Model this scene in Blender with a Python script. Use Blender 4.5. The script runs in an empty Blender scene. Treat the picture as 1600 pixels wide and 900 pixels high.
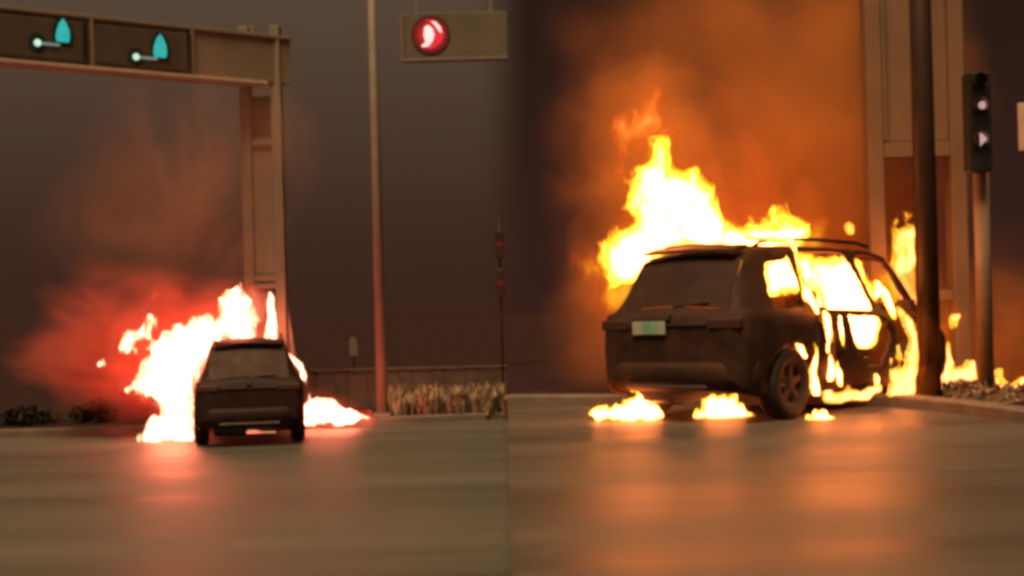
import bpy, bmesh, math, random
import numpy as np
from mathutils import Vector, Matrix

random.seed(7)
sc = bpy.context.scene
C = sc.collection
PI = math.pi

# ------------------------------------------------------------------ camera
F = 2400.0                      # focal length in pixels of a 1600 wide frame
HZ = 490.0                      # image row of the horizon
ROLL = math.radians(1.5)
ZC = 1.135                      # eye height above the right-hand road
ZL = -0.83                      # level of the left-hand road
cam_d = bpy.data.cameras.new('camera')
cam = bpy.data.objects.new('camera', cam_d)
C.objects.link(cam)
cam_d.sensor_width = 36.0
cam_d.lens = 36.0 * F / 1600.0
cam_d.shift_y = (HZ - 450.0) / 1600.0
cam_d.clip_start = 0.05
cam_d.clip_end = 3000.0
cam.location = (0, 0, ZC)
cam.rotation_euler = (Matrix.Rotation(ROLL, 4, 'Y') @ Matrix.Rotation(PI / 2, 4, 'X')).to_euler()
sc.camera = cam

# ------------------------------------------------------------------ night sky
w = bpy.data.worlds.new('World')
sc.world = w
w.use_nodes = True
nt = w.node_tree
nt.nodes.clear()
wo = nt.nodes.new('ShaderNodeOutputWorld')
bg = nt.nodes.new('ShaderNodeBackground')
tc = nt.nodes.new('ShaderNodeTexCoord')
sp = nt.nodes.new('ShaderNodeSeparateXYZ')
nt.links.new(tc.outputs['Generated'], sp.inputs[0])


def wmix(fac, a, b):
    m = nt.nodes.new('ShaderNodeMix')
    m.data_type = 'RGBA'
    nt.links.new(fac, m.inputs[0])
    for s, v in ((6, a), (7, b)):
        if isinstance(v, tuple):
            m.inputs[s].default_value = v
        else:
            nt.links.new(v, m.inputs[s])
    return m.outputs[2]


def wrange(src, a, b):
    m = nt.nodes.new('ShaderNodeMapRange')
    m.interpolation_type = 'SMOOTHSTEP'
    m.inputs[1].default_value = a
    m.inputs[2].default_value = b
    nt.links.new(src, m.inputs[0])
    return m.outputs[0]


elev = wrange(sp.outputs['Z'], 0.0, 0.27)
side = wrange(sp.outputs['X'], -0.022, 0.016)
leftc = wmix(elev, (0.045, 0.0180, 0.0115, 1), (0.100, 0.066, 0.041, 1))
rightc = wmix(elev, (0.034, 0.0125, 0.0090, 1), (0.021, 0.0105, 0.0068, 1))
nt.links.new(wmix(side, leftc, rightc), bg.inputs[0])
bg.inputs[1].default_value = 1.0
nt.links.new(bg.outputs[0], wo.inputs[0])

# the one sun lamp stands for the warm street lighting from above and behind
sun_d = bpy.data.lights.new('sun', 'SUN')
sun_d.energy = 4.0
sun_d.angle = math.radians(30)
sun_d.color = (1.0, 0.66, 0.34)
sun = bpy.data.objects.new('sun', sun_d)
C.objects.link(sun)
sun.rotation_euler = (math.radians(24), math.radians(-8), 0)

vs = sc.view_settings
vs.view_transform = 'Standard'
vs.look = 'None'
vs.exposure = 0.0
vs.gamma = 1.0
vs.use_curve_mapping = False
sc.render.engine = 'CYCLES'
sc.cycles.use_denoising = True
sc.cycles.max_bounces = 6
sc.cycles.diffuse_bounces = 3
sc.cycles.glossy_bounces = 3
sc.cycles.volume_bounces = 1
sc.cycles.transparent_max_bounces = 24
sc.cycles.volume_step_rate = 1.0
sc.cycles.volume_max_steps = 96
sc.cycles.sample_clamp_indirect = 6.0
sc.cycles.caustics_reflective = False
sc.cycles.caustics_refractive = False
sc.cycles.filter_width = 3.8

# ------------------------------------------------------------------ pixel helpers (to survey the place from the photo)
cr, sr = math.cos(ROLL), math.sin(ROLL)


def ray(px, py):
    u = (px - 800.0) / F
    v = (HZ - py) / F
    return Vector((u * cr + v * sr, 1.0, -u * sr + v * cr))


def P(px, py, d):
    return Vector((0, 0, ZC)) + ray(px, py) * d


def G(px, py, z):
    r = ray(px, py)
    t = (z - ZC) / r.z
    return Vector((0, 0, ZC)) + r * t


# ------------------------------------------------------------------ materials
def mat(name):
    m = bpy.data.materials.new(name)
    m.use_nodes = True
    n = m.node_tree
    n.nodes.clear()
    out = n.nodes.new('ShaderNodeOutputMaterial')
    return m, n, out


def noise_node(n, scale, detail=3.0, rough=0.55, stretch=(1, 1, 1), coord='Object', off=(0, 0, 0)):
    t = n.nodes.new('ShaderNodeTexCoord')
    mp = n.nodes.new('ShaderNodeMapping')
    mp.inputs['Scale'].default_value = stretch
    mp.inputs['Location'].default_value = off
    n.links.new(t.outputs[coord], mp.inputs[0])
    nz = n.nodes.new('ShaderNodeTexNoise')
    nz.inputs['Scale'].default_value = scale
    nz.inputs['Detail'].default_value = detail
    nz.inputs['Roughness'].default_value = rough
    n.links.new(mp.outputs[0], nz.inputs['Vector'])
    return nz


def ramp_node(n, src, stops):
    r = n.nodes.new('ShaderNodeValToRGB')
    els = r.color_ramp.elements
    while len(els) < len(stops):
        els.new(0.5)
    for e, (p, c) in zip(els, stops):
        e.position = p
        e.color = tuple(c) + (1,)
    n.links.new(src, r.inputs[0])
    return r


def surf(name, c1, c2, rough=0.6, scale=3.0, metal=0.0, bump=0.0, stretch=(1, 1, 1), rough2=None, spec=0.5, detail=4.0, bscale=None):
    m, n, out = mat(name)
    b = n.nodes.new('ShaderNodeBsdfPrincipled')
    nz = noise_node(n, scale, detail, 0.6, stretch)
    r = ramp_node(n, nz.outputs['Fac'], [(0.30, c1), (0.70, c2)])
    n.links.new(r.outputs[0], b.inputs['Base Color'])
    b.inputs['Roughness'].default_value = rough
    if rough2 is not None:
        mr = n.nodes.new('ShaderNodeMapRange')
        mr.inputs[1].default_value = 0.3
        mr.inputs[2].default_value = 0.7
        mr.inputs[3].default_value = rough
        mr.inputs[4].default_value = rough2
        n.links.new(nz.outputs['Fac'], mr.inputs[0])
        n.links.new(mr.outputs[0], b.inputs['Roughness'])
    b.inputs['Metallic'].default_value = metal
    b.inputs['Specular IOR Level'].default_value = spec
    if bump:
        bz = noise_node(n, bscale or scale * 8, 4.0, 0.6)
        bp = n.nodes.new('ShaderNodeBump')
        bp.inputs['Strength'].default_value = bump
        bp.inputs['Distance'].default_value = 0.02
        n.links.new(bz.outputs['Fac'], bp.inputs['Height'])
        n.links.new(bp.outputs[0], b.inputs['Normal'])
    n.links.new(b.outputs[0], out.inputs[0])
    return m


def glow(name, col, strength):
    m, n, out = mat(name)
    e = n.nodes.new('ShaderNodeEmission')
    nz = noise_node(n, 6.0, 2.0)
    r = ramp_node(n, nz.outputs['Fac'], [(0.3, tuple(x * 0.85 for x in col)), (0.7, col)])
    n.links.new(r.outputs[0], e.inputs[0])
    e.inputs[1].default_value = strength
    n.links.new(e.outputs[0], out.inputs[0])
    return m


def flame_mat(name, stops, gain, nscale=3.5, tear=1.5, body=1.25, soft=0.30, top=1.0):
    """Emission by how deep inside the flame one is, its skin torn by rising noise and dissolving."""
    m, n, out = mat(name)
    at = n.nodes.new('ShaderNodeAttribute')
    at.attribute_name = 'core_amount'
    nz = noise_node(n, nscale, 4.0, 0.62, (1, 1, 0.42))
    nz.inputs['Distortion'].default_value = 0.6
    sb = n.nodes.new('ShaderNodeMath')
    sb.operation = 'SUBTRACT'
    sb.inputs[1].default_value = 0.56
    n.links.new(nz.outputs['Fac'], sb.inputs[0])
    sm = n.nodes.new('ShaderNodeMath')
    sm.operation = 'MULTIPLY'
    sm.inputs[1].default_value = tear
    n.links.new(sb.outputs[0], sm.inputs[0])
    mu = n.nodes.new('ShaderNodeMath')
    mu.operation = 'MULTIPLY_ADD'
    mu.use_clamp = True
    mu.inputs[1].default_value = body
    n.links.new(at.outputs['Fac'], mu.inputs[0])
    n.links.new(sm.outputs[0], mu.inputs[2])
    r = ramp_node(n, mu.outputs[0], stops)
    pw = n.nodes.new('ShaderNodeMath')
    pw.operation = 'POWER'
    pw.inputs[1].default_value = 3.0
    n.links.new(mu.outputs[0], pw.inputs[0])
    st = n.nodes.new('ShaderNodeMath')
    st.operation = 'MULTIPLY_ADD'
    st.inputs[1].default_value = gain
    st.inputs[2].default_value = 0.75
    n.links.new(pw.outputs[0], st.inputs[0])
    e = n.nodes.new('ShaderNodeEmission')
    n.links.new(r.outputs[0], e.inputs[0])
    n.links.new(st.outputs[0], e.inputs[1])
    tr = n.nodes.new('ShaderNodeBsdfTransparent')
    al = n.nodes.new('ShaderNodeMapRange')
    al.interpolation_type = 'SMOOTHSTEP'
    al.inputs[1].default_value = 0.02
    al.inputs[2].default_value = soft
    al.inputs[4].default_value = top
    n.links.new(mu.outputs[0], al.inputs[0])
    mx = n.nodes.new('ShaderNodeMixShader')
    n.links.new(al.outputs[0], mx.inputs[0])
    n.links.new(tr.outputs[0], mx.inputs[1])
    n.links.new(e.outputs[0], mx.inputs[2])
    n.links.new(mx.outputs[0], out.inputs[0])
    return m


def halo_mat(name, col, strength):
    m, n, out = mat(name)
    e = n.nodes.new('ShaderNodeEmission')
    e.inputs[0].default_value = tuple(col) + (1,)
    e.inputs[1].default_value = strength
    n.links.new(e.outputs[0], out.inputs['Volume'])
    return m


def smoke_mat(name, col, density, nscale=0.9, lo=0.35, hi=0.65, stretch=(1, 1, 1), absorb=(0, 0, 0), edge=(0.92, 0.15), aniso=0.0, off=(0, 0, 0)):
    """Soot lit by the fire: denser inside, torn by noise, thinning out before the skin of its lump."""
    m, n, out = mat(name)
    pv = n.nodes.new('ShaderNodeVolumePrincipled')
    pv.inputs['Color'].default_value = tuple(col) + (1,)
    pv.inputs['Absorption Color'].default_value = tuple(absorb) + (1,)
    pv.inputs['Anisotropy'].default_value = aniso
    nz = noise_node(n, nscale, 4.0, 0.6, stretch, off=off)
    nz.inputs['Distortion'].default_value = 0.8
    mr = n.nodes.new('ShaderNodeMapRange')
    mr.interpolation_type = 'SMOOTHSTEP'
    mr.inputs[1].default_value = lo
    mr.inputs[2].default_value = hi
    mr.inputs[3].default_value = 0.06
    mr.inputs[4].default_value = 1.0
    n.links.new(nz.outputs['Fac'], mr.inputs[0])
    t = n.nodes.new('ShaderNodeTexCoord')
    ln = n.nodes.new('ShaderNodeVectorMath')
    ln.operation = 'LENGTH'
    n.links.new(t.outputs['Object'], ln.inputs[0])
    fr = n.nodes.new('ShaderNodeMapRange')
    fr.interpolation_type = 'SMOOTHSTEP'
    fr.inputs[1].default_value = edge[0]
    fr.inputs[2].default_value = edge[1]
    bz = noise_node(n, 1.6, 2.0, 0.5, off=(3.1, 1.7, off[2] + 0.4))
    ba = n.nodes.new('ShaderNodeMath')
    ba.operation = 'MULTIPLY_ADD'
    ba.inputs[1].default_value = 1.1
    ba.inputs[2].default_value = -0.50
    n.links.new(bz.outputs['Fac'], ba.inputs[0])
    bs = n.nodes.new('ShaderNodeMath')
    n.links.new(ba.outputs[0], bs.inputs[0])
    n.links.new(ln.outputs['Value'], bs.inputs[1])
    n.links.new(bs.outputs[0], fr.inputs[0])
    mu = n.nodes.new('ShaderNodeMath')
    mu.operation = 'MULTIPLY'
    n.links.new(mr.outputs[0], mu.inputs[0])
    n.links.new(fr.outputs[0], mu.inputs[1])
    m2 = n.nodes.new('ShaderNodeMath')
    m2.operation = 'MULTIPLY'
    m2.inputs[1].default_value = density
    n.links.new(mu.outputs[0], m2.inputs[0])
    n.links.new(m2.outputs[0], pv.inputs['Density'])
    n.links.new(pv.outputs[0], out.inputs['Volume'])
    return m


M = {}
M['asphalt'] = surf('asphalt', (0.066, 0.063, 0.054), (0.122, 0.116, 0.100), 0.48, 0.42, 0, 0.25, (0.16, 1.2, 1), 0.66, 0.20, 5.0, 60)
M['asphalt_worn'] = surf('asphalt_worn', (0.060, 0.054, 0.046), (0.125, 0.112, 0.094), 0.32, 0.5, 0, 0.25, (0.2, 1.2, 1), 0.56, 0.15, 5.0, 60)
M['soil'] = surf('soil', (0.030, 0.0165, 0.018), (0.046, 0.026, 0.027), 1.0, 1.2, 0, 0.6, spec=0.0)
M['kerb'] = surf('kerb', (0.10, 0.09, 0.075), (0.17, 0.15, 0.13), 0.8, 3.0, 0, 0.3)
M['wallstone'] = surf('wallstone', (0.075, 0.050, 0.042), (0.13, 0.088, 0.072), 0.85, 2.0, 0, 0.3)
M['beige'] = surf('beige_paint', (0.17, 0.150, 0.118), (0.22, 0.198, 0.156), 0.6, 1.5, 0, 0.05)
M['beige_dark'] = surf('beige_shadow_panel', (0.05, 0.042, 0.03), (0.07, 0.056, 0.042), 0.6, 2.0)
M['housing'] = surf('signal_housing', (0.060, 0.052, 0.040), (0.090, 0.078, 0.060), 0.6, 3.0)
M['steel'] = surf('galvanised', (0.15, 0.13, 0.115), (0.20, 0.175, 0.155), 0.5, 6.0, 0.0)
M['darkpole'] = surf('dark_pole', (0.040, 0.021, 0.015), (0.065, 0.034, 0.025), 0.5, 5.0, 0.2)
M['black'] = surf('black_plastic', (0.012, 0.011, 0.010), (0.025, 0.022, 0.020), 0.45, 8.0)
M['burnt'] = surf('burnt_paint', (0.024, 0.010, 0.0070), (0.066, 0.028, 0.018), 0.55, 3.0, 0.0, 0.35, (1, 1, 1), 0.8, 0.25, 5.0, 14)
M['darkpaint'] = surf('sooty_paint', (0.018, 0.0085, 0.007), (0.036, 0.017, 0.0145), 0.55, 2.5, 0.0, 0.1, (1, 1, 1), 0.7, 0.2)
M['glass'] = surf('sooted_glass', (0.028, 0.012, 0.0085), (0.052, 0.022, 0.015), 0.5, 3.0, 0, 0, (1, 1, 1), 0.75, 0.3)
M['tyre'] = surf('tyre_rubber', (0.016, 0.012, 0.010), (0.035, 0.026, 0.022), 0.8, 12.0, 0, 0.4)
M['rim'] = surf('scorched_rim', (0.030, 0.021, 0.017), (0.06, 0.042, 0.034), 0.6, 9.0, 0.2)
M['taillamp'] = surf('tail_lamp', (0.045, 0.015, 0.010), (0.070, 0.024, 0.016), 0.6, 6.0)
M['chrome'] = surf('chrome', (0.10, 0.08, 0.07), (0.16, 0.13, 0.12), 0.45, 10.0, 0.5)
M['seatfoam'] = surf('burnt_seat', (0.02, 0.013, 0.010), (0.05, 0.03, 0.02), 0.9, 7.0, 0, 0.5)
M['plantleaf'] = surf('verge_leaf', (0.24, 0.17, 0.11), (0.48, 0.34, 0.23), 0.7, 2.0)
M['teal'] = glow('teal_lamp', (0.045, 0.50, 0.44), 0.95)
M['tealwhite'] = glow('pale_green_lamp', (0.62, 0.88, 0.66), 1.1)
M['tealdim'] = glow('dim_green_lamp', (0.20, 0.24, 0.20), 1.0)
M['red'] = glow('red_lamp', (1.0, 0.045, 0.055), 0.85)
M['pinkwhite'] = glow('bright_red_lamp', (1.0, 0.55, 0.50), 1.7)
M['dimred'] = glow('dim_red_lamp', (0.13, 0.013, 0.008), 1.0)
M['pink'] = glow('pink_glint', (0.62, 0.36, 0.34), 1.0)  # emission paints the fire's pinkish glint on the traffic light lenses
m_, n_, o_ = mat('red_lens_glow')  # emission fades outward to paint the glare around the red arrow
e_ = n_.nodes.new('ShaderNodeEmission')
t_ = n_.nodes.new('ShaderNodeTexCoord')
mp_ = n_.nodes.new('ShaderNodeMapping')
mp_.inputs['Location'].default_value = (-1, 0, -1)
mp_.inputs['Scale'].default_value = (2, 0, 2)
n_.links.new(t_.outputs['Generated'], mp_.inputs[0])
g_ = n_.nodes.new('ShaderNodeTexGradient')
g_.gradient_type = 'SPHERICAL'
n_.links.new(mp_.outputs[0], g_.inputs[0])
r_ = ramp_node(n_, g_.outputs[1], [(0.0, (0.05, 0.012, 0.008)), (0.35, (0.30, 0.018, 0.015)), (0.8, (0.9, 0.05, 0.05))])
n_.links.new(r_.outputs[0], e_.inputs[0])
n_.links.new(e_.outputs[0], o_.inputs[0])
M['redlens'] = m_
M['boardback'] = surf('signal_board_face', (0.10, 0.088, 0.070), (0.135, 0.12, 0.095), 0.7, 2.0)
M['lensred'] = glow('red_lens_glow', (0.42, 0.020, 0.018), 0.9)
M['column'] = surf('firelit_column_paint', (0.17, 0.105, 0.062), (0.23, 0.145, 0.088), 0.6, 1.5, 0, 0.05)  # gantry beige with the warm firelight tinted into its colour
M['litpost'] = surf('firelit_post', (0.32, 0.22, 0.15), (0.42, 0.30, 0.21), 0.6, 5.0)  # steel lightened and warmed, firelight on the post put into its colour
M['flange'] = surf('firelit_flange_paint', (0.42, 0.34, 0.29), (0.52, 0.43, 0.37), 0.55, 2.0)  # paler, pinker than the beam: firelight from below painted into the colour
M['palepole'] = surf('pale_grey_pole', (0.24, 0.20, 0.18), (0.31, 0.27, 0.245), 0.55, 6.0)
M['signpanel'] = surf('sign_panel', (0.55, 0.40, 0.32), (0.65, 0.48, 0.40), 0.5, 4.0)

RS = [(0.0, (0.9, 0.07, 0.005)), (0.14, (1.0, 0.17, 0.012)), (0.30, (1.0, 0.50, 0.02)), (0.50, (1.0, 0.42, 0.035)), (0.75, (1.0, 0.21, 0.05)), (1.0, (1.0, 0.21, 0.05))]
LS = [(0.0, (0.9, 0.06, 0.03)), (0.12, (1.0, 0.20, 0.09)), (0.24, (1.0, 0.55, 0.25)), (0.50, (1.0, 0.34, 0.20)), (0.75, (1.0, 0.165, 0.085)), (1.0, (1.0, 0.165, 0.085))]
M['fire_r'] = flame_mat('flame_orange', RS, 42.0, 4.0, 1.7)
M['fire_r_soft'] = flame_mat('flame_yellow', RS, 9.0, 8.0, 2.6)
M['fire_r_fine'] = flame_mat('flame_fine', RS, 28.0, 13.0, 2.6, 1.45)
M['fire_r_cabin'] = flame_mat('flame_cabin', RS, 38.0, 3.4, 2.4, 1.3)
M['fire_under'] = flame_mat('flame_road_glow', LS, 2.0, 6.0, 1.6)  # low flame plus painted firelight off the road under the car
M['fire_l'] = flame_mat('flame_cream', LS, 44.0, 5.0, 2.9)
M['wisp'] = flame_mat('flame_dull_red', [(0.0, (0.55, 0.06, 0.01)), (0.4, (0.8, 0.12, 0.012)), (0.8, (1.0, 0.25, 0.03)), (1.0, (1.0, 0.4, 0.05))], 1.5, 3.6, 1.9, 1.25, 0.7, 0.95)
M['outer_r'] = flame_mat('flame_outer_orange', [(0.0, (0.9, 0.07, 0.004)), (0.4, (1.0, 0.16, 0.008)), (0.8, (1.0, 0.40, 0.02)), (1.0, (1.0, 0.5, 0.03))], 0.6, 3.2, 2.6, 1.0, 0.9, 0.75)
M['outer_l'] = flame_mat('flame_outer_red', [(0.0, (0.8, 0.05, 0.025)), (0.5, (1.0, 0.10, 0.05)), (1.0, (1.0, 0.30, 0.14))], 0.35, 2.6, 2.8, 1.0, 1.0, 0.7)
M['halo_r'] = halo_mat('flame_halo_orange', (1.0, 0.18, 0.012), 0.40)
M['halo_l'] = halo_mat('flame_halo_red', (1.0, 0.08, 0.04), 0.45)


# ------------------------------------------------------------------ mesh helpers
def link(name, bm, m, parent=None, smooth=False, recalc=True):
    me = bpy.data.meshes.new(name)
    if recalc:
        bmesh.ops.recalc_face_normals(bm, faces=bm.faces[:])
    bm.to_mesh(me)
    bm.free()
    if m is not None:
        me.materials.append(m)
    if smooth:
        for p in me.polygons:
            p.use_smooth = True
    o = bpy.data.objects.new(name, me)
    C.objects.link(o)
    if parent is not None:
        o.parent = parent
    return o


def tag(o, label=None, cat=None, group=None, kind=None):
    for k, v in (('label', label), ('category', cat), ('group', group), ('kind', kind)):
        if v:
            o[k] = v
    return o


def empty(name, loc=(0, 0, 0), rz=0.0):
    o = bpy.data.objects.new(name, None)
    o.empty_display_size = 0.2
    C.objects.link(o)
    o.location = loc
    o.rotation_euler = (0, 0, rz)
    return o


def box(bm, x0, x1, y0, y1, z0, z1, bev=0.0, seg=1):
    vs_ = [bm.verts.new((x, y, z)) for x in (x0, x1) for y in (y0, y1) for z in (z0, z1)]
    fs = [(0, 1, 3, 2), (4, 6, 7, 5), (0, 4, 5, 1), (2, 3, 7, 6), (0, 2, 6, 4), (1, 5, 7, 3)]
    faces = [bm.faces.new([vs_[i] for i in f]) for f in fs]
    if bev > 0:
        es = list({e for f in faces for e in f.edges})
        bmesh.ops.bevel(bm, geom=es, offset=bev, segments=seg, affect='EDGES', profile=0.6)
    return bm


def B():
    return bmesh.new()


def tube(bm, pts, radii, n=10, cap=True):
    pts = [Vector(p) for p in pts]
    rings = []
    for i, p in enumerate(pts):
        d = (pts[min(i + 1, len(pts) - 1)] - pts[max(i - 1, 0)]).normalized()
        up = Vector((0, 0, 1)) if abs(d.z) < 0.9 else Vector((0, 1, 0))
        a = d.cross(up).normalized()
        b = d.cross(a).normalized()
        r = radii[i] if isinstance(radii, (list, tuple)) else radii
        rings.append([bm.verts.new(p + a * math.cos(t) * r + b * math.sin(t) * r) for t in [2 * PI * k / n for k in range(n)]])
    for i in range(len(rings) - 1):
        for k in range(n):
            bm.faces.new((rings[i][k], rings[i][(k + 1) % n], rings[i + 1][(k + 1) % n], rings[i + 1][k]))
    if cap:
        bm.faces.new(rings[0][::-1])
        bm.faces.new(rings[-1])
    return bm


def lathe_y(bm, prof, n=28, c=(0, 0, 0)):
    """prof: (radius, y) closed loop turned round the y axis."""
    rings = []
    for r, y in prof:
        rings.append([bm.verts.new((c[0] + r * math.cos(t), c[1] + y, c[2] + r * math.sin(t))) for t in [2 * PI * k / n for k in range(n)]])
    m_ = len(rings)
    for i in range(m_):
        for k in range(n):
            bm.faces.new((rings[i][k], rings[i][(k + 1) % n], rings[(i + 1) % m_][(k + 1) % n], rings[(i + 1) % m_][k]))
    return bm


def prism_xz(bm, pts, y0, y1):
    a = [bm.verts.new((x, y0, z)) for x, z in pts]
    b = [bm.verts.new((x, y1, z)) for x, z in pts]
    bm.faces.new(a)
    bm.faces.new(b[::-1])
    k = len(pts)
    for i in range(k):
        bm.faces.new((a[i], b[i], b[(i + 1) % k], a[(i + 1) % k]))
    return bm


def sheet(bm, pts):
    f = bm.faces.new([bm.verts.new(p) for p in pts])
    return bm


# ------------------------------------------------------------------ ground, roads, kerbs
def seam_x(y):
    return -0.0045 * y


bm = B()
sheet(bm, [(-1500, -200, ZL - 0.05), (1500, -200, ZL - 0.05), (1500, 2500, ZL - 0.05), (-1500, 2500, ZL - 0.05)])
tag(link('ground', bm, M['soil']), kind='structure')

# left road (the lower of the two carriageways) up to its kerb line
kl = [G(-700, 700, ZL), G(0, 683, ZL), G(210, 677, ZL), G(600, 663, ZL), G(795, 655, ZL)]
kl[-1].x = seam_x(kl[-1].y)
bm = B()
sheet(bm, [(-40, -30, ZL)] + [(-40, kl[0].y, ZL)] + [tuple(p) for p in kl] + [(seam_x(-30) - 0.0, -30, ZL)])
tag(link('lower_road', bm, M['asphalt']), kind='structure')

# right road: a raised slab whose left side drops down to the lower road
kr = [G(780, 634, 0.0), G(930, 634, 0.0), G(1100, 632, 0.0), G(1290, 631, 0.0), G(1400, 636, 0.0), G(1500, 647, 0.0), G(1600, 662, 0.0), G(1800, 700, 0.0)]
kr[0].x = seam_x(kr[0].y)
bm = B()
loop = [(seam_x(-30), -30, 0)] + [tuple(p) for p in kr] + [(60, kr[-1].y, 0), (60, -30, 0)]
top = [bm.verts.new(p) for p in loop]
bm.faces.new(top)
bot = [bm.verts.new((x, y, ZL - 0.04)) for x, y, z in loop]
for i in range(len(loop)):
    j = (i + 1) % len(loop)
    bm.faces.new((top[i], top[j], bot[j], bot[i]))
tag(link('upper_road', bm, M['asphalt_worn']), kind='structure')


def kerb_run(name, pts, z, wdt=0.2, h=0.13):
    bm = B()
    n = len(pts)
    rows = []
    for i, p in enumerate(pts):
        d = (pts[min(i + 1, n - 1)] - pts[max(i - 1, 0)]).normalized()
        nrm = Vector((-d.y, d.x, 0))
        prof = [(0.0, -0.04), (0.0, h - 0.025), (0.025, h), (wdt, h), (wdt, -0.04)]
        rows.append([bm.verts.new((p.x + nrm.x * a, p.y + nrm.y * a, z + b)) for a, b in prof])
    for i in range(n - 1):
        for k in range(4):
            bm.faces.new((rows[i][k], rows[i][k + 1], rows[i + 1][k + 1], rows[i + 1][k]))
    for r in (rows[0], rows[-1]):
        bm.faces.new(r)
    o = link(name, bm, M['kerb'])
    return tag(o, kind='structure')


kerb_run('kerb', kl, ZL)
kerb_run('kerb', kr, 0.0)

# verges behind the kerbs
bm = B()
back = [(seam_x(60), 60, ZL + 0.16), (-60, 60, ZL + 0.16)]
pts = [(p.x, p.y + 0.17, ZL + 0.10) for p in kl]
sheet(bm, pts + back)
tag(link('verge', bm, M['soil']), kind='structure')
bm = B()
pts = [(p.x, p.y + 0.17, 0.10) for p in kr]
loop = pts + [(60, kr[-1].y + 0.2, 0.10), (60, 60, 0.14), (seam_x(60), 60, 0.14)]
top = [bm.verts.new(p) for p in loop]
bm.faces.new(top)
bot = [bm.verts.new((x, y, ZL - 0.04)) for x, y, z in loop]
for i in range(len(loop)):
    j = (i + 1) % len(loop)
    bm.faces.new((top[i], top[j], bot[j], bot[i]))
tag(link('verge', bm, M['soil']), kind='structure')

# low roadside wall behind the left verge
wa, wb = G(486, 646, ZL), G(790, 640, ZL)
wall = empty('low_wall', (wa.x, wa.y, ZL + 0.08))
wd = (wb - wa)
wall.rotation_euler = (0, 0, math.atan2(wd.y, wd.x))
wl = wd.length
npan = 6
for k in range(npan):
    a = wl * k / npan
    link('wall_panel', box(B(), a + 0.13, a + wl / npan - 0.13, -0.06, 0.06, 0, 0.74 - 0.012 * (k % 3), 0.01), M['wallstone'], wall)
for k in range(npan + 1):
    a = wl * k / npan
    link('wall_post', box(B(), a - 0.128, a + 0.128, -0.068, 0.068, 0, 0.78, 0.01), M['wallstone'], wall)
link('coping', box(B(), -0.15, wl + 0.15, -0.09, 0.09, 0.78, 0.83, 0.01), M['wallstone'], wall)
tag(wall, 'low dull brown roadside wall behind the plants, right of the burning car', 'wall')

# verge plants: a strip of low scrub nobody could count
def scrub(name, n, place, hmin, hmax, label):
    bm = B()
    for _ in range(n):
        c = place()
        h = random.uniform(hmin, hmax) * (0.35 + 0.9 * abs(math.sin(c.x * 2.3 + 1.1 * math.sin(c.x * 5.1))))
        for q in range(random.randint(9, 16)):
            a = random.uniform(0, 2 * PI)
            lean = random.uniform(0.1, 0.6) * h
            wd_ = random.uniform(0.008, 0.028)
            t = Vector((math.cos(a), math.sin(a), 0))
            s = Vector((-t.y, t.x, 0)) * wd_
            b0 = c + t * 0.03
            m0 = c + t * lean * 0.5 + Vector((0, 0, h * random.uniform(0.45, 0.7)))
            e0 = c + t * lean + Vector((0, 0, h * random.uniform(0.7, 1.0)))
            v = [bm.verts.new(x) for x in (b0 - s * 0.5, b0 + s * 0.5, m0 + s, m0 - s, e0)]
            bm.faces.new((v[0], v[1], v[2], v[3]))
            bm.faces.new((v[3], v[2], v[4]))
    return tag(link(name, bm, M['plantleaf'], recalc=False), label, 'plants', kind='stuff')


def place_l():
    px = random.uniform(612, 792)
    p = G(px, random.uniform(642, 660) - (px - 612) * 0.02, ZL)
    p.z = ZL + 0.09
    return p


scrub('verge_plants', 420, place_l, 0.12, 0.50, 'low pale scrub along the kerb below the low wall')


def place_r():
    px = random.uniform(1470, 1640)
    p = G(px, random.uniform(612, 640) + (px - 1470) * 0.06, 0.0)
    p.z = 0.09
    return p


scrub('verge_plants', 160, place_r, 0.06, 0.22, 'short dry scrub on the verge beside the traffic light pole')


def place_far():
    p = G(random.uniform(20, 205), random.uniform(655, 668), ZL)
    p.z = ZL + 0.09
    return p


# dark rounded shrubs at far left behind the kerb
def shrub(px, py, wm, hm, label, seed):
    random.seed(seed)
    c = G(px, py, ZL)
    root = empty('shrub', (c.x, c.y, ZL + 0.09))
    bm = B()
    for k in range(5):
        a = random.uniform(0, 2 * PI)
        tube(bm, [(0, 0, 0), (math.cos(a) * wm * 0.2, math.sin(a) * wm * 0.2, hm * 0.4), (math.cos(a) * wm * 0.38, math.sin(a) * wm * 0.38, hm * 0.75)], [0.025, 0.018, 0.008], 6)
    link('stem', bm, M['black'], root)
    bm = B()
    for k in range(900):
        th = random.uniform(0, 2 * PI)
        rr = random.random() ** 0.5
        zz = random.random()
        prof = math.sqrt(max(0.03, 1 - (zz - 0.25) ** 2 / 0.6)) * (0.75 + 0.25 * math.sin(3 * th + seed))
        p = Vector((math.cos(th) * rr * wm * 0.5 * prof, math.sin(th) * rr * wm * 0.5 * prof, zz * hm * (0.85 + 0.15 * math.sin(2 * th + 1 + seed))))
        d = Vector((random.gauss(0, 1), random.gauss(0, 1), random.gauss(0, 1))).normalized()
        e = d.cross(Vector((0.3, 0.2, 1))).normalized()
        s = random.uniform(0.04, 0.08)
        v = [bm.verts.new(p + x) for x in (d * s, e * s * 0.5, -d * s, -e * s * 0.5)]
        bm.faces.new(v)
    link('crown', bm, M['shrubleaf'], root, recalc=False)
    tag(root, label, 'shrub', 'dark shrubs behind the left kerb')


M['shrubleaf'] = surf('shrub_leaf', (0.012, 0.014, 0.008), (0.030, 0.030, 0.018), 0.8, 3.0)
shrub(150, 668, 1.15, 0.50, 'low dark shrub nearest the red glow, behind the left kerb', 3)
shrub(40, 672, 1.5, 0.36, 'flat dark shrub at the far left end of the kerb', 5)
random.seed(11)

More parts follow.
